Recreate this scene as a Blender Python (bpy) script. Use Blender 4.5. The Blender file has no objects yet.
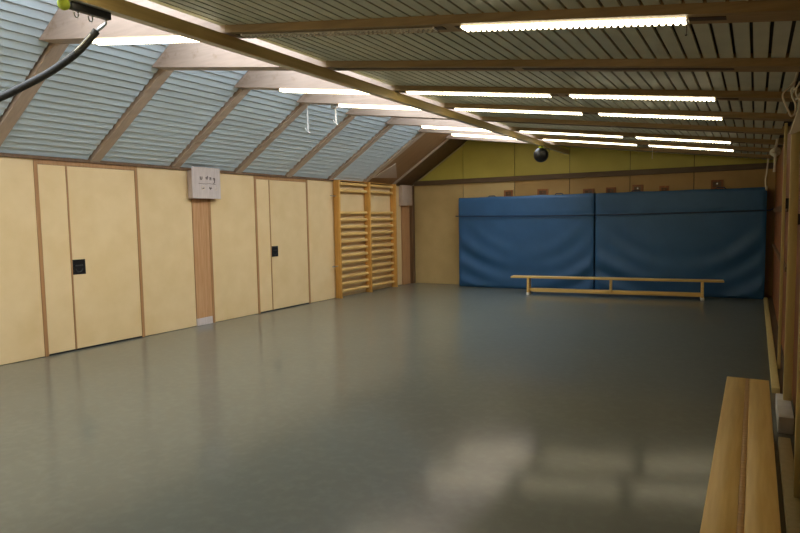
import bpy, bmesh, math, random
from mathutils import Vector, Matrix
random.seed(7)
scene = bpy.context.scene
C = scene.collection

# ------------------------------------------------------------------ camera, light, exposure
CAM = Vector((7.207, 0.0, 1.541)); YAW, PITCH, ROLL, FPX = .5259, .0767, -.0174, 613.0
F_ = Vector((-math.sin(YAW)*math.cos(PITCH), math.cos(YAW)*math.cos(PITCH), -math.sin(PITCH)))
R0 = Vector((math.cos(YAW), math.sin(YAW), 0)); U0 = R0.cross(F_)
R_ = math.cos(ROLL)*R0 + math.sin(ROLL)*U0; U_ = -math.sin(ROLL)*R0 + math.cos(ROLL)*U0
cam = bpy.data.cameras.new('camera'); cam.sensor_width = 36.0; cam.lens = FPX/800*36.0
cam.clip_start = .02; cam.clip_end = 100
co = bpy.data.objects.new('camera', cam); C.objects.link(co)
m3 = Matrix((R_, U_, -F_)).transposed()
co.matrix_world = Matrix.Translation(CAM) @ m3.to_4x4()
scene.camera = co
def hit(px, py, x=None, y=None, z=None):          # a pixel's ray met with a known plane of the room
    d = F_ + R_*((px-400)/FPX) - U_*((py-266.5)/FPX)
    t = (x-CAM.x)/d.x if x is not None else (y-CAM.y)/d.y if y is not None else (z-CAM.z)/d.z
    return CAM + d*t

w = bpy.data.worlds.new('World'); scene.world = w; w.use_nodes = True
w.node_tree.nodes['Background'].inputs[0].default_value = (.80, .88, 1, 1)
w.node_tree.nodes['Background'].inputs[1].default_value = 1.0
SKY_GLOW, LAMP_GLOW = 6.4, 7.0
scene.view_settings.view_transform = 'Standard'; scene.view_settings.look = 'None'
scene.view_settings.gamma = 1; scene.view_settings.use_curve_mapping = False
scene.view_settings.exposure = 0.22

# ------------------------------------------------------------------ room measures (metres)
W, D, Y0 = 7.52, 13.03, -1.6                    # right wall, gable wall, wall behind the camera
H = 2.342                                       # left wall height
SL = (3.26-2.342)/1.407                         # left roof slope
GX, GZ, BS = 1.407, 3.26, -.1355                # knee corner, slope of the beams
DB = 1.2317
BY = [3.513+DB*k for k in range(-1, 8)]         # nine roof frames; BY[0] is behind the frame's edge
def zb(x): return GZ + BS*(x-GX)                # underside of the beams
BD = .60                                        # beam depth
DX = BD/(SL-BS)                                 # ridge offset
PUR0, PUR1 = 3.72, 3.785                        # wooden rail below the beams

# ------------------------------------------------------------------ materials
MATS = {}
def mat(name, col, rough=.6, col2=None, scale=(1,1,1), nscale=6, detail=4, metal=0, spec=.5, emit=0, bump=0, mix=(.35,.65), rnd=0, rough2=None, coat=0):
    m = bpy.data.materials.new(name); m.use_nodes = True; nt = m.node_tree; N = nt.nodes; L = nt.links
    b = N['Principled BSDF']; b.inputs['Roughness'].default_value = rough; b.inputs['Metallic'].default_value = metal
    b.inputs['Specular IOR Level'].default_value = spec; b.inputs['Base Color'].default_value = (*col, 1)
    if coat: b.inputs['Coat Weight'].default_value = coat; b.inputs['Coat Roughness'].default_value = .1
    if col2 or bump or rough2 is not None:
        tc = N.new('ShaderNodeTexCoord'); mp = N.new('ShaderNodeMapping'); mp.inputs['Scale'].default_value = scale
        L.new(tc.outputs['Object'], mp.inputs['Vector'])
        if rnd:
            oi = N.new('ShaderNodeObjectInfo'); mu = N.new('ShaderNodeMath'); mu.operation = 'MULTIPLY'; mu.inputs[1].default_value = 37
            L.new(oi.outputs['Random'], mu.inputs[0]); cb = N.new('ShaderNodeCombineXYZ')
            for i in range(3): L.new(mu.outputs[0], cb.inputs[i])
            L.new(cb.outputs[0], mp.inputs['Location'])
        nz = N.new('ShaderNodeTexNoise'); nz.inputs['Scale'].default_value = nscale; nz.inputs['Detail'].default_value = detail
        L.new(mp.outputs[0], nz.inputs['Vector'])
        if col2:
            cr = N.new('ShaderNodeValToRGB'); cr.color_ramp.elements[0].position = mix[0]; cr.color_ramp.elements[1].position = mix[1]
            cr.color_ramp.elements[0].color = (*col, 1); cr.color_ramp.elements[1].color = (*col2, 1)
            L.new(nz.outputs['Fac'], cr.inputs[0]); out = cr.outputs[0]
            if rnd:
                hs = N.new('ShaderNodeHueSaturation'); mr = N.new('ShaderNodeMapRange')
                mr.inputs['To Min'].default_value = 1-rnd; mr.inputs['To Max'].default_value = 1+rnd
                L.new(oi.outputs['Random'], mr.inputs['Value']); L.new(mr.outputs[0], hs.inputs['Value']); L.new(out, hs.inputs['Color']); out = hs.outputs[0]
            L.new(out, b.inputs['Base Color'])
        if rough2 is not None:
            mr2 = N.new('ShaderNodeMapRange'); mr2.inputs['From Min'].default_value = .3; mr2.inputs['From Max'].default_value = .7
            mr2.inputs['To Min'].default_value = rough; mr2.inputs['To Max'].default_value = rough2
            L.new(nz.outputs['Fac'], mr2.inputs['Value']); L.new(mr2.outputs[0], b.inputs['Roughness'])
        if bump:
            bp = N.new('ShaderNodeBump'); bp.inputs['Strength'].default_value = bump; bp.inputs['Distance'].default_value = .01
            L.new(nz.outputs['Fac'], bp.inputs['Height']); L.new(bp.outputs[0], b.inputs['Normal'])
    if emit:
        b.inputs['Emission Color'].default_value = (*col, 1); b.inputs['Emission Strength'].default_value = emit
    MATS[name] = m; return m
def add_specks(m, scale, lo, hi, colour, fac):    # a second, finer mottling laid over the base colour
    nt = m.node_tree; N = nt.nodes; L = nt.links; b = N['Principled BSDF']
    src = b.inputs['Base Color'].links[0].from_socket
    tc = N.new('ShaderNodeTexCoord'); nz = N.new('ShaderNodeTexNoise'); nz.inputs['Scale'].default_value = scale; nz.inputs['Detail'].default_value = 2 if scale > 12 else 5
    L.new(tc.outputs['Object'], nz.inputs['Vector'])
    mr = N.new('ShaderNodeMapRange'); mr.inputs['From Min'].default_value = lo; mr.inputs['From Max'].default_value = hi; mr.inputs['To Max'].default_value = fac
    L.new(nz.outputs['Fac'], mr.inputs['Value'])
    mx = N.new('ShaderNodeMix'); mx.data_type = 'RGBA'; L.new(mr.outputs[0], mx.inputs['Factor']); L.new(src, mx.inputs[6]); mx.inputs[7].default_value = (*colour, 1)
    L.new(mx.outputs[2], b.inputs['Base Color'])

mat('lino', (.122,.122,.091), .12, (.130,.131,.099), nscale=1.2, detail=3, rough2=.135, spec=.42)
add_specks(MATS['lino'], 16, .45, .75, (.158,.160,.124), .5)
def two_gloss(m, r2, fac):                        # worn polish: a duller film mixed with the polished one
    nt = m.node_tree; N = nt.nodes; L = nt.links; b = N['Principled BSDF']; out = N['Material Output']
    c = N.new('ShaderNodeBsdfPrincipled'); c.inputs['Roughness'].default_value = r2
    c.inputs['Specular IOR Level'].default_value = b.inputs['Specular IOR Level'].default_value
    L.new(b.inputs['Base Color'].links[0].from_socket, c.inputs['Base Color'])
    mx = N.new('ShaderNodeMixShader'); mx.inputs[0].default_value = fac
    L.new(b.outputs[0], mx.inputs[1]); L.new(c.outputs[0], mx.inputs[2]); L.new(mx.outputs[0], out.inputs['Surface'])
two_gloss(MATS['lino'], .29, .36)
mat('ply', (.73,.51,.25), .45, (.78,.56,.295), nscale=3.0, detail=6, rnd=.04)
add_specks(MATS['ply'], 1.3, .55, .85, (.60,.39,.15), .5)
mat('batten', (.36,.17,.06), .5, (.45,.23,.09), scale=(20,20,1), nscale=2)
mat('glulam', (.43,.32,.25), .5, (.49,.37,.295), scale=(1.2,8,14), nscale=3, rnd=.05)
add_specks(MATS['glulam'], 9, .62, .72, (.30,.20,.12), .6)
mat('rafter', (.50,.375,.285), .5, (.57,.435,.335), scale=(2,12,2), nscale=4, rnd=.06)
mat('glulam_lamplit', (.31,.205,.085), .5, (.38,.26,.115), scale=(1,10,14), nscale=3, rnd=.05)  # same timber as glulam, with the dim warm lamplight put into its colour
mat('purlin', (.56,.41,.16), .45, (.64,.47,.20), scale=(12,.8,12), nscale=4)
mat('channel', (.07,.04,.018), .6)
mat('column', (.46,.22,.085), .5, (.57,.31,.14), scale=(18,18,1.2), nscale=2.2)
mat('boxwood', (.55,.44,.38), .6, (.63,.52,.46), scale=(3,8,1), nscale=5)
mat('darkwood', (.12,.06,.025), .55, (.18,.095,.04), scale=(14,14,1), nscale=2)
mat('trimwood', (.10,.06,.03), .55, (.145,.09,.045), scale=(1,10,10), nscale=3)
mat('soffit', (.29,.155,.065), .5, (.37,.205,.095), scale=(1,9,1), nscale=3)
mat('board', (.58,.60,.47), .5, (.64,.66,.52), nscale=4, rnd=.04)
mat('black', (.008,.008,.008), .6)
mat('slat', (.66,.77,.84), .35, (.70,.81,.88), scale=(1,3,1), nscale=2, rnd=.03)
mat('white', (.78,.77,.74), .5)
mat('gable', (.52,.45,.085), .5, (.57,.50,.10), nscale=2.5, rnd=.03)
mat('cream', (.54,.385,.16), .5, (.60,.44,.19), nscale=2.5, rnd=.04)
mat('tan', (.43,.265,.085), .5, (.48,.30,.10), nscale=2.5, rnd=.04)
mat('redwood', (.24,.08,.02), .5, (.34,.125,.03), scale=(14,14,1), nscale=2, rnd=.18)
mat('postpaint', (.50,.40,.16), .5, (.56,.45,.19), scale=(9,9,1), nscale=3)
mat('beech', (.60,.29,.055), .38, (.70,.37,.09), scale=(18,18,1.2), nscale=2, rnd=.04)
mat('rungwood', (.64,.38,.11), .38, (.72,.46,.16), scale=(10,1,10), nscale=3)
mat('benchwood', (.56,.345,.10), .33, (.68,.45,.155), scale=(18,1.0,18), nscale=2.2, rough2=.45)
mat('benchwood_x', (.66,.42,.115), .33, (.77,.53,.175), scale=(1.0,18,18), nscale=2.2)
mat('benchgroove', (.36,.18,.045), .4, (.52,.30,.09), scale=(20,1,20), nscale=3)
mat('vinyl', (.02,.088,.205), .5, (.025,.10,.23), nscale=3, bump=.05)
mat('vinyldark', (.008,.022,.06), .5)
mat('rubber', (.005,.005,.006), .38)
mat('sleeve', (.035,.033,.03), .55, (.06,.055,.05), scale=(30,30,30), nscale=3)
mat('chrome', (.62,.62,.60), .3, metal=1)
mat('rope', (.66,.61,.48), .8, (.76,.71,.58), scale=(60,60,60), nscale=4)
mat('tennis', (.50,.62,.04), .75, (.58,.70,.07), nscale=30)
mat('ink', (.09,.055,.045), .7)
mat('chalk', (.72,.58,.42), .7)
mat('concrete', (.50,.48,.43), .7, (.58,.56,.51), nscale=9)
mat('lamp', (1,.89,.62), .5, emit=LAMP_GLOW)
mat('lampoff', (.60,.57,.48), .22, spec=.8)
mat('louvre', (.88,.87,.82), .35)
mat('daylight', (.78,.89,1), .5, emit=SKY_GLOW)

# ------------------------------------------------------------------ mesh helpers
class MB:
    def __init__(s): s.v = []; s.f = []; s.smooth = False
    def add(s, vs, fs):
        n = len(s.v); s.v += [Vector(p) for p in vs]; s.f += [tuple(i+n for i in f) for f in fs]; return s
    def box(s, x0, y0, z0, x1, y1, z1):
        return s.add([(x0,y0,z0),(x1,y0,z0),(x1,y1,z0),(x0,y1,z0),(x0,y0,z1),(x1,y0,z1),(x1,y1,z1),(x0,y1,z1)],
                     [(0,3,2,1),(4,5,6,7),(0,1,5,4),(1,2,6,5),(2,3,7,6),(3,0,4,7)])
    def prism_y(s, poly, y0, y1):                 # polygon in the x-z plane drawn out along y (counter-clockwise seen from -y)
        n = len(poly)
        return s.add([(x,y0,z) for x,z in poly]+[(x,y1,z) for x,z in poly],
                     [tuple(range(n)), tuple(reversed(range(n,2*n)))]+[(i,i+n,(i+1)%n+n,(i+1)%n) for i in range(n)])
    def tube(s, pts, r, n=8, closed=False):
        pts = [Vector(p) for p in pts]; rs = r if isinstance(r, (list,tuple)) else [r]*len(pts); up = None; rings = []
        for i, p in enumerate(pts):
            a = pts[i-1] if (i or closed) else p; b = pts[(i+1)%len(pts)] if (i < len(pts)-1 or closed) else p
            t = (b-a).normalized()
            if up is None: up = Vector((0,0,1)) if abs(t.z) < .9 else Vector((1,0,0))
            e = (up - t*up.dot(t)); e = e.normalized() if e.length > 1e-6 else t.orthogonal().normalized(); g = t.cross(e); up = e
            rings.append([p+(e*math.cos(2*math.pi*k/n)+g*math.sin(2*math.pi*k/n))*rs[i] for k in range(n)])
        vs = [q for r_ in rings for q in r_]; fs = []; m = len(pts)
        for i in range(m if closed else m-1):
            j = (i+1)%m
            fs += [(i*n+k, i*n+(k+1)%n, j*n+(k+1)%n, j*n+k) for k in range(n)]
        if not closed: fs += [tuple(reversed(range(n))), tuple(range((m-1)*n, m*n))]
        s.smooth = True; return s.add(vs, fs)
    def sphere(s, c, r, nu=20, nv=12):
        c = Vector(c); vs = [c+Vector((0,0,r))]; fs = []
        for i in range(1, nv):
            th = math.pi*i/nv
            vs += [c+Vector((r*math.sin(th)*math.cos(2*math.pi*k/nu), r*math.sin(th)*math.sin(2*math.pi*k/nu), r*math.cos(th))) for k in range(nu)]
        vs.append(c-Vector((0,0,r))); b = len(vs)-1
        fs += [(0,1+k,1+(k+1)%nu) for k in range(nu)]
        for i in range(nv-2): fs += [(1+i*nu+k, 1+(i+1)*nu+k, 1+(i+1)*nu+(k+1)%nu, 1+i*nu+(k+1)%nu) for k in range(nu)]
        fs += [(b, 1+(nv-2)*nu+(k+1)%nu, 1+(nv-2)*nu+k) for k in range(nu)]
        s.smooth = True; return s.add(vs, fs)
    def mesh(s, name, m, origin=(0,0,0), bevel=0, seg=2):
        me = bpy.data.meshes.new(name); o = Vector(origin)
        me.from_pydata([tuple(p-o) for p in s.v], [], s.f); me.update()
        bm = bmesh.new(); bm.from_mesh(me); bmesh.ops.recalc_face_normals(bm, faces=bm.faces[:])
        if bevel: bmesh.ops.bevel(bm, geom=[e for e in bm.edges if e.calc_face_angle(0) > .5], offset=bevel, segments=seg, affect='EDGES', profile=.5)
        if s.smooth or bevel:
            for f in bm.faces: f.smooth = True
        bm.to_mesh(me); bm.free()
        if s.smooth or bevel: me.set_sharp_from_angle(angle=math.radians(40))
        me.materials.append(MATS[m]); return me
def wloc(o):
    p = Vector((0,0,0))
    while o is not None: p += o.location; o = o.parent
    return p
def link(name, me, parent=None, loc=None):
    o = bpy.data.objects.new(name, me); C.objects.link(o)
    if parent is not None: o.parent = parent
    if loc is not None: o.location = Vector(loc) - (wloc(parent) if parent is not None else Vector())
    return o
def obj(name, mb, m, parent=None, origin=None, bevel=0, seg=2):
    """one mesh object; the shape is given in world space"""
    if origin is None:
        xs = [p.x for p in mb.v]; ys = [p.y for p in mb.v]; zs = [p.z for p in mb.v]
        origin = ((min(xs)+max(xs))/2, (min(ys)+max(ys))/2, min(zs))
    return link(name, mb.mesh(name, m, origin, bevel, seg), parent, origin)
def tag(o, label, cat, group=None):
    o['label'] = label; o['category'] = cat
    if group: o['group'] = group
    return o
def thing(name, label, cat, loc, group=None):
    o = bpy.data.objects.new(name, None); C.objects.link(o); o.location = loc; o.empty_display_size = .2
    return tag(o, label, cat, group)
def struct(o): o['kind'] = 'structure'; return o
def sempty(name, loc):
    o = bpy.data.objects.new(name, None); C.objects.link(o); o.location = loc; return struct(o)
def bx(*a): return MB().box(*a)
ORD = ['', 'first', 'second', 'third', 'fourth', 'fifth', 'sixth', 'seventh', 'eighth', 'ninth']

# ------------------------------------------------------------------ floor and walls
struct(obj('floor', bx(-.15, Y0-.1, -.1, W+.15, D+.15, 0), 'lino'))

wl = struct(obj('wall_left', bx(-.12, Y0, 0, -.02, D, H+.02), 'darkwood'))
def panel(y0, y1, z0=.005, z1=2.315, m='ply', x=.0): obj('panel', bx(x-.02, y0, z0, x, y1, z1), m, wl, bevel=.002, seg=1)
for y0, y1 in ((Y0, -.1), (-.095, 1.15), (1.155, 2.6), (2.605, 4.075), (5.425, 6.325), (6.665, 7.665), (9.045, 9.82), (9.825, 11.0), (11.005, 12.5)): panel(y0, y1)
for y in (4.075, 5.40, 6.66, 7.665, 9.02):
    obj('batten', bx(-.01, y-.022, 0, .014, y+.022, 2.315), 'batten', wl, bevel=.003, seg=1)
obj('top_plate', bx(-.02, Y0, 2.308, .03, D, 2.345), 'darkwood', wl)

def door(n, y0, ym, y1):
    d = sempty('door_%d' % n, (0, y0, 0))
    obj('leaf', bx(-.02, y0+.022, .02, .004, ym-.018, 2.25), 'ply', d, bevel=.002, seg=1)
    lf = obj('leaf', bx(-.02, ym+.003, .02, .004, y1-.022, 2.25), 'ply', d, bevel=.002, seg=1)
    obj('meeting_batten', bx(-.012, ym-.018, .015, .012, ym+.003, 2.25), 'batten', d, bevel=.003, seg=1)
    obj('head_rail', bx(-.015, y0+.022, 2.252, .010, y1-.022, 2.308), 'batten', d, bevel=.003, seg=1)
    obj('threshold', bx(-.02, y0+.022, 0, .002, y1-.022, .016), 'black', d)
    # recessed square pull: frame, dished plate, ring
    a, b, z0, z1 = ym+.004, ym+.004+.165, .935, 1.118
    m = MB()
    for q in ((a,z0,b,z0+.018), (a,z1-.018,b,z1), (a,z0+.018,a+.018,z1-.018), (b-.018,z0+.018,b,z1-.018)): m.box(.003, q[0], q[1], .009, q[2], q[3])
    h = obj('pull_handle', m, 'rubber', lf, bevel=.0015, seg=1); h['label'] = 'black recessed square pull'
    yc, zc = (a+b)/2, (z0+z1)/2
    p = obj('pull_dish', bx(.003, a+.018, z0+.018, .0045, b-.018, z1-.018), 'rubber', d)
    obj('pull_ring', MB().tube([(.007, yc+.042*math.cos(t), zc-.022+.042*math.sin(t)) for t in [math.pi*(1+i/12) for i in range(13)]], .006, 6), 'sleeve', d)
    obj('pull_bar', bx(.004, yc-.05, zc+.01, .010, yc+.05, zc+.026), 'sleeve', d, bevel=.002, seg=1)
door(1, 4.075, 4.447, 5.40)
door(2, 7.665, 8.01, 9.02)

# columns of the left wall
t = thing('timber_column', 'brown timber column below the carved wooden box', 'column', (0, 6.49, 0))
obj('shaft', bx(-.02, 6.33, .11, .012, 6.635, 1.9), 'column', t, bevel=.003, seg=1)
o = obj('foot', bx(-.02, 6.33, 0, .0125, 6.635, .11), 'boxwood', t, bevel=.003, seg=1); o['label'] = 'pale worn foot of the column'
t = thing('timber_column', 'brown timber column in the corner by the gable wall', 'column', (0, 12.75, 0))
obj('shaft', bx(-.02, 12.52, 0, .03, 12.86, 2.0), 'column', t, bevel=.003, seg=1)
o = obj('capital_block', bx(-.02, 12.42, 1.86, .10, 12.90, 2.335), 'rafter', t, bevel=.006); o['label'] = 'greyish wooden block at the head of the column'
obj('corner_post', bx(-.02, 12.87, 0, .10, 12.99, 2.335), 'darkwood', t, bevel=.003, seg=1)

# carved box on the first column
t = thing('wooden_box', 'greyish wooden box with carved marks at the head of the column', 'box', (0.0, 6.54, 1.90))
obj('case', bx(.014, 6.255, 1.90, .105, 6.80, 2.305), 'boxwood', t, bevel=.004, seg=1)
obj('front_plate', bx(.105, 6.255, 1.90, .112, 6.80, 2.36), 'boxwood', t, bevel=.002, seg=1)
def by(u): return 6.258+.538*u
def bz(v): return 2.36-.46*v
def stroke(pts, m='ink', r=.0055): obj('carved_mark', MB().tube([(.113, by(u), bz(v)) for u, v in pts], r, 6), m, t)
stroke([(.28,.30),(.28,.38),(.31,.40),(.34,.37),(.34,.30)])
stroke([(.50,.37),(.47,.33),(.50,.31),(.53,.34),(.52,.39),(.54,.27)])
stroke([(.61,.32),(.66,.31),(.66,.40),(.61,.39),(.62,.35),(.66,.35)])
stroke([(.79,.33),(.74,.34),(.75,.39),(.79,.38),(.80,.33),(.79,.48),(.74,.50)])
stroke([(.22,.52),(.45,.53),(.60,.515),(.82,.53)], r=.003)
stroke([(.37+.055*math.cos(a), .66+.06*math.sin(a)) for a in [i*.52 for i in range(13)]], 'chalk')
stroke([(.35,.69),(.37,.66),(.39,.69)]); stroke([(.60,.62),(.63,.70),(.66,.62)]); stroke([(.58,.66),(.68,.67)])
stroke([(.84+.04*math.cos(a), .68+.05*math.sin(a)) for a in [i*.52 for i in range(13)]], 'chalk', .003)

# gable wall
wb = struct(obj('wall_back', bx(-.12, D+.02, 0, W+.12, D+.12, 3.9), 'black'))
def ztop(x): return min(H+SL*x, zb(x)+.30)
seams = [.0, 1.36, 2.594, 3.80, 5.006, 6.166, W]
xr = (GZ-BS*GX+.30-H)/(SL-BS)
for a, b in zip(seams[:-1], seams[1:]):
    a += .006; b -= .006
    obj('panel', bx(a, D, .0, b, D+.02, 2.36), 'cream' if a < 1.5 else 'tan', wb, bevel=.002, seg=1)
    poly = [(a, 2.40), (b, 2.40), (b, ztop(b))] + ([(xr, ztop(xr))] if a < xr < b else []) + [(a, ztop(a))]
    if a < .1: poly = [(.1, 2.40), (b, 2.40), (b, ztop(b)), (.1, ztop(.1))]
    obj('upper_panel', MB().prism_y(poly, D, D+.02), 'gable', wb)
struct(obj('trim_1', bx(.1, D-.06, 2.337, W, D, 2.442), 'trimwood', bevel=.004, seg=1))

# right wall: upright brown boards on a dark ground
wr = struct(obj('wall_right', bx(W, Y0, 0, W+.1, D, 2.75), 'darkwood'))
y = Y0
while y < D-.05:
    wd = min(.165, D-y-.004)
    obj('plank', bx(W-.022, y, .02, W, y+wd, 2.42), 'redwood', wr, bevel=.004, seg=1); y += .172
for z0, z1 in ((1.55, 1.63), (.95, 1.0)): obj('rail', bx(W-.05, 7.2, z0, W-.02, D-.4, z1), 'darkwood', wr, bevel=.004, seg=1)
struct(obj('wall_front', bx(-.12, Y0-.1, 0, W+.12, Y0, 3.9), 'ply'))

# ------------------------------------------------------------------ roof frames, blinds, skylight, ceiling
NF = len(BY)
for k, y in enumerate(BY):
    n = NF-k
    t = thing('roof_frame', 'timber roof frame with deep beam and slanted rafter, %s from the gable wall' % (ORD[n] if n > 1 else 'nearest'), 'roof frame', (GX, y, GZ), 'timber roof frames')
    ya, yb = y-.13, y+.05
    poly = [(GX, GZ), (PUR1, zb(PUR1)), (PUR1, zb(PUR1)+BD), (GX+DX, zb(GX+DX)+BD)]
    obj('beam', MB().prism_y(poly, ya, yb), 'glulam', t)
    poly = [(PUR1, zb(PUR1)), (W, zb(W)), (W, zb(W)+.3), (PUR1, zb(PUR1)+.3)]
    o = obj('beam_lamplit', MB().prism_y(poly, ya, yb), 'glulam_lamplit', t); o['label'] = 'length of the beam across the boarded ceiling, coloured as in dim lamplight'  # same beam right of the rail; its darker tone paints in the lamplight
    nx, nz = -SL/math.hypot(1,SL), 1/math.hypot(1,SL)           # across the rafter, upwards
    p0, p1 = (.0, H), (GX+.06, GZ+.06*SL)
    d = .028
    poly = [(p0[0]-nx*d, p0[1]-nz*d), (p1[0]-nx*d, p1[1]-nz*d), (p1[0]+nx*.05, p1[1]+nz*.05), (p0[0]+nx*.05, p0[1]+nz*.05)]
    obj('rafter', MB().prism_y(poly, y, y+(.125 if k < NF-1 else .04)), 'rafter', t)
    m = MB()
    for x0, x1 in ((3.84, 5.54), (5.62, 7.06)):
        m2 = MB().prism_y([(x0, zb(x0)-.004), (x1, zb(x1)-.004), (x1, zb(x1)+.002), (x0, zb(x0)+.002)], y-.08, y-.02)
        obj('lamp_channel', m2, 'channel', t)

u = Vector((1, 0, SL)).normalized(); nrm = Vector((-SL, 0, 1)).normalized()
PITCH_S = .1; NS = int((GX+DX)*math.hypot(1, SL)/PITCH_S)+1
bay = DB-.125-.022
sm = MB()
prof = [(0,-.006), (.004,-.015), (.012,-.016), (.087,-.001), (.089,.006), (0,.002)]
pp = [(u*a + nrm*b) for a, b in prof]
sm.prism_y([(p.x, p.z) for p in pp], .004, bay-.004)
slat_me = sm.mesh('slat', 'slat')
places = {0: 'bay next to the plywood soffit by the gable', 6: 'seventh bay from the gable wall'}
for k in range(0, 7):
    y = BY[k]+.125; n = 7-k
    t = thing('slatted_blind', 'pale blue-grey slatted blind on the roof slope, %s bay from the gable end' % ORD[n], 'blind', (0, y, H), 'slatted blinds between the rafters')
    for i in range(NS):
        p = Vector((0, y, H)) + u*(.005+i*PITCH_S) + nrm*.015
        link('slat', slat_me, t, p)
# plywood soffit of the last bays and the ridge boards above the blinds
s3 = sempty('ceiling_slope', (0, D, H))
for k, (y0, y1) in enumerate(((Y0, BY[0]), (BY[7]+.125, BY[8]), (BY[8]+.04, D))):
    a = Vector((0,0,H))+nrm*.01; b = a+u*((GX+DX)/u.x)
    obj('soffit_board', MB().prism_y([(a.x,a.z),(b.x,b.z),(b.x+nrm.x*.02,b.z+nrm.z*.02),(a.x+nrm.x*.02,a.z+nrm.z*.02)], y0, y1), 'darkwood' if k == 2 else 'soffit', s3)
a = Vector((-.05,0,H-.0325))+nrm*.05; b = a+u*((GX+DX+.1)/u.x)
obj('roof_deck', MB().prism_y([(a.x,a.z),(b.x,b.z),(b.x+nrm.x*.03,b.z+nrm.z*.03),(a.x+nrm.x*.03,a.z+nrm.z*.03)], Y0, D+.1), 'black', s3)
# light trims along the rafters of the last frame
ed = lambda y0, y1: obj('edge_strip', MB().prism_y([((0+.03*nrm.x*-1), H-.03*nrm.z), (GX-.03*nrm.x, GZ-.03*nrm.z), (GX-.018*nrm.x, GZ-.018*nrm.z), (-.018*nrm.x, H-.018*nrm.z)], y0, y1), 'rafter', s3)
ed(D-.03, D-.002)
def on_slope(px, py, lift=.012):                     # a pixel's ray met with the roof slope
    d = F_ + R_*((px-400)/FPX) - U_*((py-266.5)/FPX); n = nrm; p = Vector((0,0,H))-n*lift
    return CAM + d*((p-CAM).dot(n)/d.dot(n))
tri = [on_slope(*p) for p in ((373,178),(397,178),(396,164))]
tri += [p+nrm*.02 for p in tri]
obj('corner_plate', MB().add(tri, [(0,1,2),(5,4,3),(0,3,4,1),(1,4,5,2),(2,5,3,0)]), 'rafter', s3)

# skylight above the open strip between blinds and rail
x0, x1 = GX+DX, PUR0+.02
w1 = sempty('window_1', ((x0+x1)/2, 6, zb(2.8)+BD))
ys = [Y0]+BY+[D]
for a, b in zip(ys[:-1], ys[1:]):
    ya = a+.05 if a != Y0 else a; yb = b-.13 if b != D else b
    obj('pane' if b != D else 'end_board', MB().prism_y([(x0,zb(x0)+BD-.02),(x1,zb(x1)+BD-.02),(x1,zb(x1)+BD),(x0,zb(x0)+BD)], ya+(.03 if b != D else 0), yb-(.03 if b != D else 0)), 'daylight' if b != D else 'rafter', w1)
obj('skylight_kerb', MB().prism_y([(PUR0+.02, zb(PUR0)+.09), (PUR0+.05, zb(PUR0)+.09), (PUR0+.05, zb(PUR0)+BD+.03), (PUR0+.02, zb(PUR0)+BD+.03)], Y0, D), 'white', w1)
obj('roof_frame_bar', MB().prism_y([(x0,zb(x0)+BD+.002),(x1,zb(x1)+BD+.002),(x1,zb(x1)+BD+.03),(x0,zb(x0)+BD+.03)], Y0, D), 'white', w1)

# boarded ceiling on the right of the rail
CB = .052                                            # boards above the beam undersides
cx0, cx1 = PUR0, W
cl = struct(obj('ceiling', MB().prism_y([(cx0,zb(cx0)+CB+.03),(cx1,zb(cx1)+CB+.03),(cx1,zb(cx1)+CB+.12),(cx0,zb(cx0)+CB+.12)], Y0, D), 'black'))
BW, BP = .0785, .0955
v = Vector((1,0,BS)).normalized(); vn = Vector((-BS,0,1)).normalized()
nb = int((cx1-cx0)/BP)
def board_mb(L):
    p = [v*(-BW/2), v*(BW/2), v*(BW/2)+vn*.014, v*(-BW/2)+vn*.014]
    return MB().prism_y([(q.x, q.z) for q in p], 0, L)
board_me = board_mb(DB-.18).mesh('ceiling_board', 'board')
rest = MB()
for k in range(-1, 9):
    for i in range(nb):
        x = 7.40-.0955*i
        if x < cx0+.04: continue
        if 0 <= k < 7:
            link('ceiling_board', board_me, cl, (x, BY[k]+.05, zb(x)+CB))
        else:
            ya = Y0 if k < 0 else BY[k]+.05; yb = BY[0]-.13 if k < 0 else (BY[k+1]-.13 if k < 8 else D)
            bm_ = board_mb(yb-ya); rest.add([p+Vector((x,ya,zb(x)+CB)) for p in bm_.v], bm_.f)
o = obj('more_ceiling_boards', rest, 'board', cl); o['kind'] = 'stuff'

t = thing('ceiling_rail', 'long yellow-brown wooden rail running under the roof beams', 'rail', (3.75, 5.7, zb(3.75)-.12))
obj('rail', bx(PUR0, Y0, zb(PUR1)-.099, PUR1, D, zb(PUR1)-.008), 'purlin', t, bevel=.004, seg=1)
obj('under_strip', bx(PUR0+.002, Y0, zb(PUR1)-.102, PUR1-.004, D, zb(PUR1)-.099), 'lampoff', t)

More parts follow.
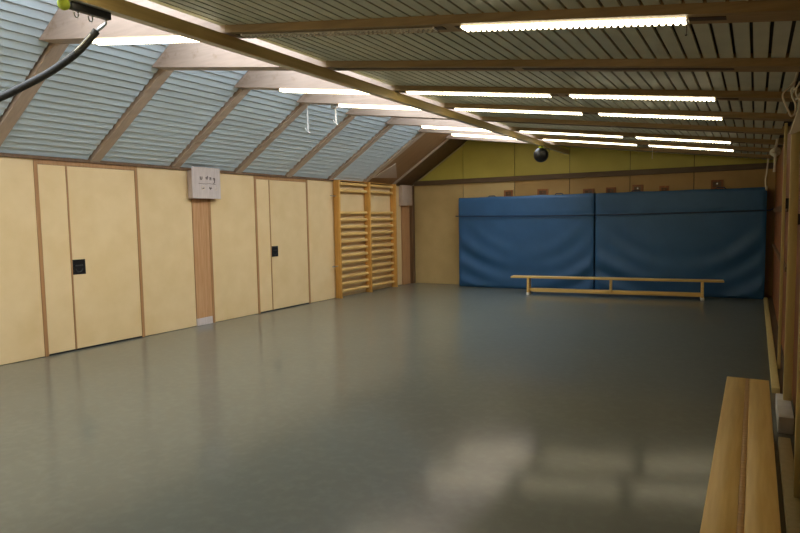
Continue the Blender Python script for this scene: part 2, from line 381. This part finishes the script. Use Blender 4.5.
# ------------------------------------------------------------------ strip lamps under the beams
SP = {'L': (2.12, 3.65, 'between blinds and rail'), 'M': (3.90, 5.49, 'beside the rail'), 'R': (5.66, 6.90, 'towards the side wall')}
ROWS = {0: 'LMR', 1: 'LMR', 3: 'LMR', 4: 'LMR', 6: 'LMR', 7: 'LMR'}
def lamp(k, s):
    xa, xb, where = SP[s]; lit = not (k == 1 and s == 'M')
    n = NF-k; y = BY[k]-.05; Lx = (xb-xa)/v.x
    lab = ('lit strip lamp' if lit else 'unlit dull strip lamp') + ' under %s beam from gable wall, %s' % (ORD[n], where)
    oz = .030 if s == 'L' else .045                 # on the bare beam, or let into its groove
    t = thing('strip_lamp', lab, 'lamp', (xa, y, zb(xa)-.012), 'strip lamps under the beams')
    O = Vector((xa, y, zb(xa)+oz))
    def seg(a, b, y0, y1, z0, z1, mb):
        c = [O+v*a+vn*z0, O+v*b+vn*z0, O+v*b+vn*z1, O+v*a+vn*z1]
        return mb.prism_y([(q.x, q.z) for q in c], y+y0, y+y1)
    obj('housing', seg(0, Lx, -.032, .032, -.018, 0, MB()), 'louvre', t)
    nt_ = int(Lx/.034)                               # diffuser with a toothed lower edge
    lo = [(.01+(Lx-.02)*(i+f)/nt_, z) for i in range(nt_) for f, z in ((0,-.056), (.3,-.056), (.42,-.066), (.88,-.066))]
    prof = [(a, z) for a, z in lo] + [(Lx-.01, -.056), (Lx-.01, -.018), (.01, -.018)]
    m = MB()
    for y0, y1 in ((-.030, -.025), (.025, .030)):
        m.prism_y([((O+v*a+vn*z).x, (O+v*a+vn*z).z) for a, z in prof], y+y0, y+y1)
    seg(.01, Lx-.01, -.025, .025, -.056, -.018, m)
    obj('diffuser', m, 'lamp' if lit else 'lampoff', t)
    for a in (0, Lx-.01): obj('end_cap', seg(a, a+.01, -.032, .032, -.058, -.018, MB()), 'louvre', t)
    return t
for k, ss in ROWS.items():
    for s in ss: lamp(k, s)
# pull cords
def cord(label, p, L, m='white'):
    t = thing('pull_cord', label, 'cord', (p[0], p[1], p[2]-L))
    obj('string', MB().tube([p, (p[0]+.003, p[1], p[2]-L*.5), (p[0], p[1], p[2]-L)], .0025, 5), m, t)
    obj('knob', MB().sphere((p[0], p[1], p[2]-L), .006, 8, 6), m, t)
q = hit(650, 147, y=BY[7]+.05); cord('long thin white pull cord under the second beam from the gable wall', (5.72, BY[7]-.085, zb(5.72)-.012), .20)
q = hit(672, 103, y=BY[3]+.05); cord('short white pull cord under the sixth beam from the gable wall', (q.x, BY[3]-.085, zb(q.x)-.012), .07)
q = hit(692, 22, y=BY[1]+.05); cord('short dark cord at the end of the lamp near the side wall', (6.885, BY[1]-.085, zb(6.885)-.012), .075, 'channel')

# ------------------------------------------------------------------ wall bars
YL = (9.83, 10.93, 12.0)
t = thing('wall_bars', 'double bay of wooden wall bars fixed to the plywood wall', 'wall bars', (0, 10.9, 0))
for y in YL: obj('upright', bx(.012, y, 0, .155, y+.045, 2.335), 'beech', t, bevel=.004)
rz = [2.27, 2.135] + [1.69-.1425*i for i in range(12)]
def ell(y0, y1, z, x=.075, rx=.015, rzz=.021, n=12):
    m = MB(); m.smooth = True
    vs = [(x+rx*math.cos(2*math.pi*i/n), yy, z+rzz*math.sin(2*math.pi*i/n)) for yy in (y0, y1) for i in range(n)]
    return m.add(vs, [(i, (i+1)%n, (i+1)%n+n, i+n) for i in range(n)]+[tuple(range(n)), tuple(range(n,2*n))])
for b in (0, 1):
    for z in rz:
        obj('rung', ell(YL[b]+.045, YL[b+1], z, x=.07, rx=.018, rzz=.031), 'rungwood', t)
    obj('top_rail', bx(.02, YL[b]+.045, 2.325, .10, YL[b+1], 2.335), 'beech', t)
for z in (2.02, .64):
    obj('fixing_pin', MB().tube([(.08, YL[0]-.17, z), (.08, YL[0], z)], .012, 8), 'chrome', t)

# ------------------------------------------------------------------ mats, cord round them, wooden blocks
def gym_mat(label, x0, x1, seed):
    t = thing('crash_mat', label, 'mat', ((x0+x1)/2, 12.82, 0), 'blue crash mats')
    nx, nz, yf, yb, Ht = 72, 48, 12.64, 12.985, 2.0
    rnd = random.Random(seed); ph = [rnd.uniform(0, 6.28) for _ in range(8)]
    m = MB(); m.smooth = True
    def fr(i, j):
        a = i/nx; b = j/nz; x = x0+(x1-x0)*a; z = .005+(Ht-.005)*b
        e = min(a, 1-a)*(x1-x0); f = min(b, 1-b)*Ht
        edge = min(1, e/.05)*min(1, f/.05)
        dx, dz = (a-.5)*2.0, (b-.95)
        r = math.hypot(dx*.62, dz*1.05)
        side = min(1, abs(dx)**1.5*1.6)
        low = max(0, min(1, (.78-b)*2.2))
        fold = math.sin(r*34+ph[0]+.9*math.sin(3*dx+ph[1]))*.020*side*low*(1 if dx < 0 else .75)
        fold += math.sin(r*19+ph[2]+1.2*dx)*.012*low*(.3+.7*side)
        bulge = .018*math.sin(math.pi*a)*math.sin(math.pi*b) + .006*math.sin(5*a+ph[3])*math.sin(4*b+ph[4])
        pinch = -.012*math.exp(-((z-1.575)/.02)**2)
        y = yf + .02*(1-min(1,e/.04)) + .02*(1-min(1,f/.04)) - (fold+bulge)*edge + -pinch*edge
        xx = x; zz = z
        if j == nz: zz = Ht - .012*math.sin(3.0*a*math.pi+ph[5])**2
        return (xx, y, zz)
    vs = [fr(i, j) for j in range(nz+1) for i in range(nx+1)]; fs = []
    q = nx+1
    fs += [(j*q+i, j*q+i+1, (j+1)*q+i+1, (j+1)*q+i) for j in range(nz) for i in range(nx)]
    rim = [i for i in range(nx+1)] + [j*q+nx for j in range(1, nz+1)] + [nz*q+i for i in range(nx-1, -1, -1)] + [j*q for j in range(nz-1, 0, -1)]
    n0 = len(vs); vs += [(vs[i][0], yb, vs[i][2]) for i in rim]; nr = len(rim)
    fs += [(rim[k], n0+k, n0+(k+1)%nr, rim[(k+1)%nr]) for k in range(nr)] + [tuple(n0+k for k in range(nr))]
    m.add(vs, fs)
    obj('cover', m, 'vinyl', t)
    m = MB().tube([(x0+.01,yf+.03,.012),(x1-.01,yf+.03,.012),(x1-.01,yf+.03,Ht-.012),(x0+.01,yf+.03,Ht-.012)], .008, 6, True)
    obj('piping', m, 'vinyldark', t)
    for a in (.25, .75):
        xc = x0+(x1-x0)*a
        obj('carry_handle', MB().tube([(xc-.09,12.80,Ht-.01),(xc-.06,12.80,Ht+.022),(xc+.06,12.80,Ht+.022),(xc+.09,12.80,Ht-.01)], .010, 6), 'vinyldark', t)
gym_mat('blue crash mat standing upright beside the cream corner panel', 1.411, 4.385, 3)
gym_mat('blue crash mat standing upright beside the brown side wall', 4.42, 7.37, 11)
t = thing('tie_cord', 'dark cord tied across both blue mats', 'cord', (4.4, 12.63, 1.575))
pts = [(1.36+6.06*i/24, 12.606-.006*math.sin(math.pi*i/12)**2, 1.59-.03*math.sin(math.pi*i/24)) for i in range(25)] + [(7.46, 12.56, 1.61), (7.50, 12.52, 1.62)]
obj('cord', MB().tube(pts, .011, 6), 'vinyldark', t)
obj('knot', MB().sphere((4.40, 12.602, 1.562), .018, 10, 8), 'vinyldark', t)

for i, (xa, xb, zt, wh) in enumerate(((2.36,2.56,2.145,'nearest the wall bars'),(3.12,3.35,2.14,'second'),(4.09,4.31,2.105,'third'),(4.55,4.74,2.115,'fourth'),(5.06,5.26,2.145,'fifth'),(5.56,5.73,2.105,'sixth'),(6.46,6.67,2.175,'nearest the brown side wall'))):
    lab = 'small reddish wooden block above the mats, ' + (wh if 'nearest' in wh else wh+' from the wall bars')
    t = thing('wooden_block', lab, 'block', ((xa+xb)/2, D-.03, 1.98), 'wooden blocks above the mats')
    z0 = zt-.17; m = MB(); fw = .035
    m.box(xa, D-.04, z0, xb, D-.001, z0+fw); m.box(xa, D-.04, zt-fw, xb, D-.001, zt); m.box(xa, D-.04, z0+fw, xa+fw, D-.001, zt-fw); m.box(xb-fw, D-.04, z0+fw, xb, D-.001, zt-fw)
    obj('frame', m, 'redwood', t)
    obj('recess', bx(xa+fw, D-.02, z0+fw, xb-fw, D-.001, zt-fw), 'darkwood', t)
    obj('peg', MB().tube([((xa+xb)/2, D-.06, zt-.07), ((xa+xb)/2, D-.02, zt-.07)], .014, 8), 'chrome' if i in (4,6) else 'redwood', t)

# ------------------------------------------------------------------ benches
def bench(label, p0, p1, width, Ht, m_top, legs=(.09,.5,.91), two=True):
    p0 = Vector(p0); p1 = Vector(p1); L = (p1-p0).length; ang = math.atan2(p1.y-p0.y, p1.x-p0.x)
    t = thing('gym_bench', label, 'bench', (p0.x, p0.y, 0), 'long wooden gym benches')
    t.rotation_euler = (0, 0, ang)
    def part(name, mb, m, bevel=.004, parent=t):
        o = bpy.data.objects.new(name, mb.mesh(name, m, (0,0,0), bevel)); C.objects.link(o); o.parent = parent; return o
    h = width/2
    # the mesh of a plank runs along local x
    part('seat_plank', bx(0, -h, Ht-.032, L, -.012, Ht), m_top)
    part('seat_plank', bx(0, .012, Ht-.032, L, h, Ht), m_top)
    o = part('seat_inlay', bx(0, -.012, Ht-.032, L, .012, Ht-.0015), 'benchgroove', .001); o['label'] = 'dark strip between the two seat planks'
    for f in legs:
        x = L*f
        mb = MB(); a, b = h*.80, h*.95
        n = 2
        mb.add([(x-.022,-b,0),(x+.022,-b,0),(x+.022,b,0),(x-.022,b,0),(x-.022,-a,Ht-.032),(x+.022,-a,Ht-.032),(x+.022,a,Ht-.032),(x-.022,a,Ht-.032)],
               [(0,3,2,1),(4,5,6,7),(0,1,5,4),(1,2,6,5),(2,3,7,6),(3,0,4,7)])
        if f != .5:
            lg = part('leg', mb, m_top)
            for s in (-1, 1): part('rubber_foot', bx(x-.03, s*b*.72-.04, 0, x+.03, s*b*.72+.04, .045), 'white', .006, lg)
        else:
            part('leg', bx(x-.02, -h*.6, .09, x+.02, h*.6, Ht-.032), m_top)
    part('balance_beam', bx(L*legs[0]+.02, -.05, .055, L*legs[-1]-.02, .05, .125), m_top)
    return t
bench('long wooden gym bench standing in front of the blue mats', (2.95, 11.86), (6.74, 12.27), .24, .362, 'benchwood_x')
bench('honey-coloured gym bench with a dark middle strip beside the side wall', (7.185, 1.25), (7.183, 5.03), .265, .35, 'benchwood_x', legs=(.07,.5,.93))

# ------------------------------------------------------------------ right side: floor rails, posts, ropes
tag(obj('floor_rail', bx(7.36, 6.05, 0, 7.42, 12.55, .05), 'postpaint', bevel=.006), 'long yellow wooden rail lying along the foot of the side wall', 'rail')
tag(obj('floor_rail', bx(7.37, 2.0, 0, 7.44, 4.72, .05), 'postpaint', bevel=.006), 'short yellow wooden rail between gym bench and side wall', 'rail')
t = thing('frame_post', 'thin yellow post against the brown side wall, nearer the mats', 'post', (7.45, 7.05, 0))
obj('post', bx(7.425, 7.03, 0, 7.452, 7.08, 2.40), 'postpaint', t, bevel=.004)
obj('wall_bracket', bx(7.452, 7.04, 1.58, 7.50, 7.07, 1.68), 'rubber', t)
t = thing('frame_post', 'thick yellow post standing on a pale block by the side wall', 'post', (7.43, 5.42, .12))
obj('post', bx(7.418, 5.4, .12, 7.475, 5.45, 2.16), 'postpaint', t, bevel=.005)
obj('wall_bracket', bx(7.475, 5.41, 1.45, 7.50, 5.44, 1.53), 'rubber', t)
tag(obj('base_block', bx(7.375, 4.95, 0, 7.47, 5.6, .12), 'concrete', bevel=.008), 'pale concrete block under the thick yellow post', 'block')
t = thing('frame_post', 'cream post beside the gym bench, next to the short rail', 'post', (7.45, 3.7, 0))
obj('post', bx(7.412, 3.72, 0, 7.485, 3.78, 2.10), 'postpaint', t, bevel=.005)
obj('wall_bracket', bx(7.485, 3.73, 1.45, 7.50, 3.77, 1.53), 'rubber', t)

def catmull(P, n=6):
    P = [Vector(p) for p in P]; out = []
    for i in range(len(P)-1):
        a = P[max(i-1,0)]; b = P[i]; c = P[i+1]; d = P[min(i+2,len(P)-1)]
        for k in range(n):
            s = k/n; out.append(.5*((2*b)+(c-a)*s+(2*a-5*b+4*c-d)*s*s+(-a+3*b-3*c+d)*s**3))
    return out+[P[-1]]
def hang(px, y): return [hit(a, b, y=y+dy) for a, b, dy in px]
t = thing('climbing_rope', 'pale rope coiled in loops above the thick yellow post', 'rope', (7.42, 5.0, 2.1))
obj('loop', MB().tube(catmull(hang([(798,72,0),(793,84,.02),(784,92,.0),(783,98,0),(788,110,-.02),(791,116,0),(795,113,.02),(795.5,104,.04),(792,95,.05),(795,88,0)], 4.9)), .0065, 7), 'rope', t)
obj('loop', MB().tube(catmull(hang([(799,66,0),(796,76,.02),(794,86,.03),(791,90,.05),(793,97,.05),(797,99,.03),(800,93,0)], 4.95)), .0065, 7), 'rope', t)
obj('loop', MB().tube(catmull(hang([(800,82,0),(796,90,0),(797,96,.02),(801,100,.02)], 4.85)), .0065, 7), 'rope', t)
for i in range(9):
    f = i/8
    obj('fringe', MB().tube(catmull(hang([(799.5,98,0),(799-f*.5+.5,108,.02),(791+f*11,134-4*f,.05)], 5.3)), [.006,.006,.006,.007,.008,.009,.010,.011,.011,.012,.012,.012,.012], 6), 'rope', t)
t = thing('climbing_rope', 'knotted white rope hanging by the side wall near the mats', 'rope', (7.40, 9.4, 2.1))
obj('strand', MB().tube(catmull(hang([(777.5,138,0),(776,146,0),(775,152,0),(775,160,0),(774.5,168,0),(774,172,0)], 9.4)), .016, 7), 'rope', t)
obj('knot', MB().tube(catmull(hang([(771.5,152,0),(774,150,-.05),(778,149.5,0),(778,153,.04),(775,155,-.04),(772,153,0),(775,151,.03)], 9.4)), .026, 8), 'rope', t)
t = thing('climbing_rope', 'thin cord hanging over the end of the mats', 'rope', (7.40, 12.3, 2.0))
obj('strand', MB().tube(catmull(hang([(769,151,0),(767,170,0),(765.5,180,0),(766.5,190,0),(767,186,.03)], 12.15)), .012, 6), 'rope', t)

# ------------------------------------------------------------------ hanging things
t = thing('black_ball', 'black ball hanging below the wooden ceiling rail', 'ball', (3.752, 11.2, 2.57))
zc = zb(PUR1)-.103
obj('ball', MB().sphere((3.752, 11.2, zc-.155), .135, 28, 18), 'rubber', t)
obj('collar', MB().tube([(3.752, 11.2, zc-.045), (3.752, 11.2, zc+.001)], .045, 14), 'tennis', t)
obj('safety_wire', MB().tube(catmull([(3.80,11.2,zc+.02),(3.90,11.2,zc-.06),(3.895,11.2,zc-.12),(3.85,11.2,zc-.14)]), .004, 5), 'rubber', t)

rz0 = zb(PUR1)-.102
t = thing('hook_rail', 'black perforated hook rail screwed to the ceiling rail', 'rail', (3.70, 2.6, rz0))
obj('rail', bx(PUR0-.008, 2.225, rz0-.043, PUR0+.032, 2.475, rz0), 'rubber', t, bevel=.004)
for y in (2.26, 2.35):
    obj('hook', MB().tube([(PUR0+.010, y+.014*math.sin(a), rz0-.06+.02*math.cos(a)) for a in [i*.5 for i in range(11)]], .0045, 6), 'chrome', t)
P0 = Vector((PUR0+.010, 2.45, rz0-.066))
t = thing('padded_rope', 'black padded rope hanging from the hook rail under the blinds', 'rope', tuple(P0))
PX = [(96.5,31,3.66),(79,50.6,3.60),(62,64,3.53),(45,75,3.46),(24,86,3.37),(0,97.5,3.27)]
rp = [hit(a, b, x=c) for a, b, c in PX]
e = rp[-1]
tail = [e+Vector((-.2,-.07,-.05)), e+Vector((-.42,-.10,.0)), e+Vector((-.56,-.1,.16)), Vector((e.x-.62, e.y-.08, zb(e.x-.62)-.02))]
pad = catmull(rp+tail[:-1])
obj('padding', MB().tube(pad, .0225, 12), 'sleeve', t)
obj('strap', MB().tube([pad[-1], tail[-1], tail[-1]+Vector((0,0,.07))], .008, 6), 'rubber', t)
obj('shackle', MB().tube([P0+Vector((0,0,.02)), P0, P0.lerp(rp[0],.5), rp[0]], [.006,.008,.012,.010], 8), 'chrome', t)
obj('seam_strip', MB().tube([p+Vector((.012,-.016,.006)) for p in pad[2:8]], .006, 6), 'rope', t)
tag(obj('yellow_green_ball', MB().sphere((PUR0+.012, 2.185, rz0-.026), .034, 16, 10), 'tennis'), 'yellow-green ball stuck on the black hook rail', 'ball')

# two white hooks hanging below a frame of the blind slope
def strap(px, top, bot, lab, anchor):
    a = hit(px, top, y=anchor); b = hit(px+1, bot, y=anchor)
    t = thing('hanging_strap', lab, 'strap', tuple(b), 'white straps below the roof frame')
    obj('band', MB().tube([a, a.lerp(b,.5)+Vector((.004,0,0)), b], [.006,.011,.012], 6), 'white', t)
    obj('hook', MB().tube([b+Vector((-.045,0,.035)), b+Vector((-.03,0,.0)), b+Vector((.0,0,-.012)), b+Vector((.03,0,-.045))], .009, 6), 'white', t)
    return a
yk = BY[4]-.01
a = strap(335, 106, 122, 'white hanging strap with hook below a small metal shoe on a roof beam', yk)
obj('shoe', bx(a.x-.05, yk-.03, a.z-.03, a.x+.04, yk+.03, zb(a.x)+.005), 'chrome', bpy.data.objects['hanging_strap'])
strap(307, 104, 130, 'white hanging strap with hook in front of the slatted blind', yk)
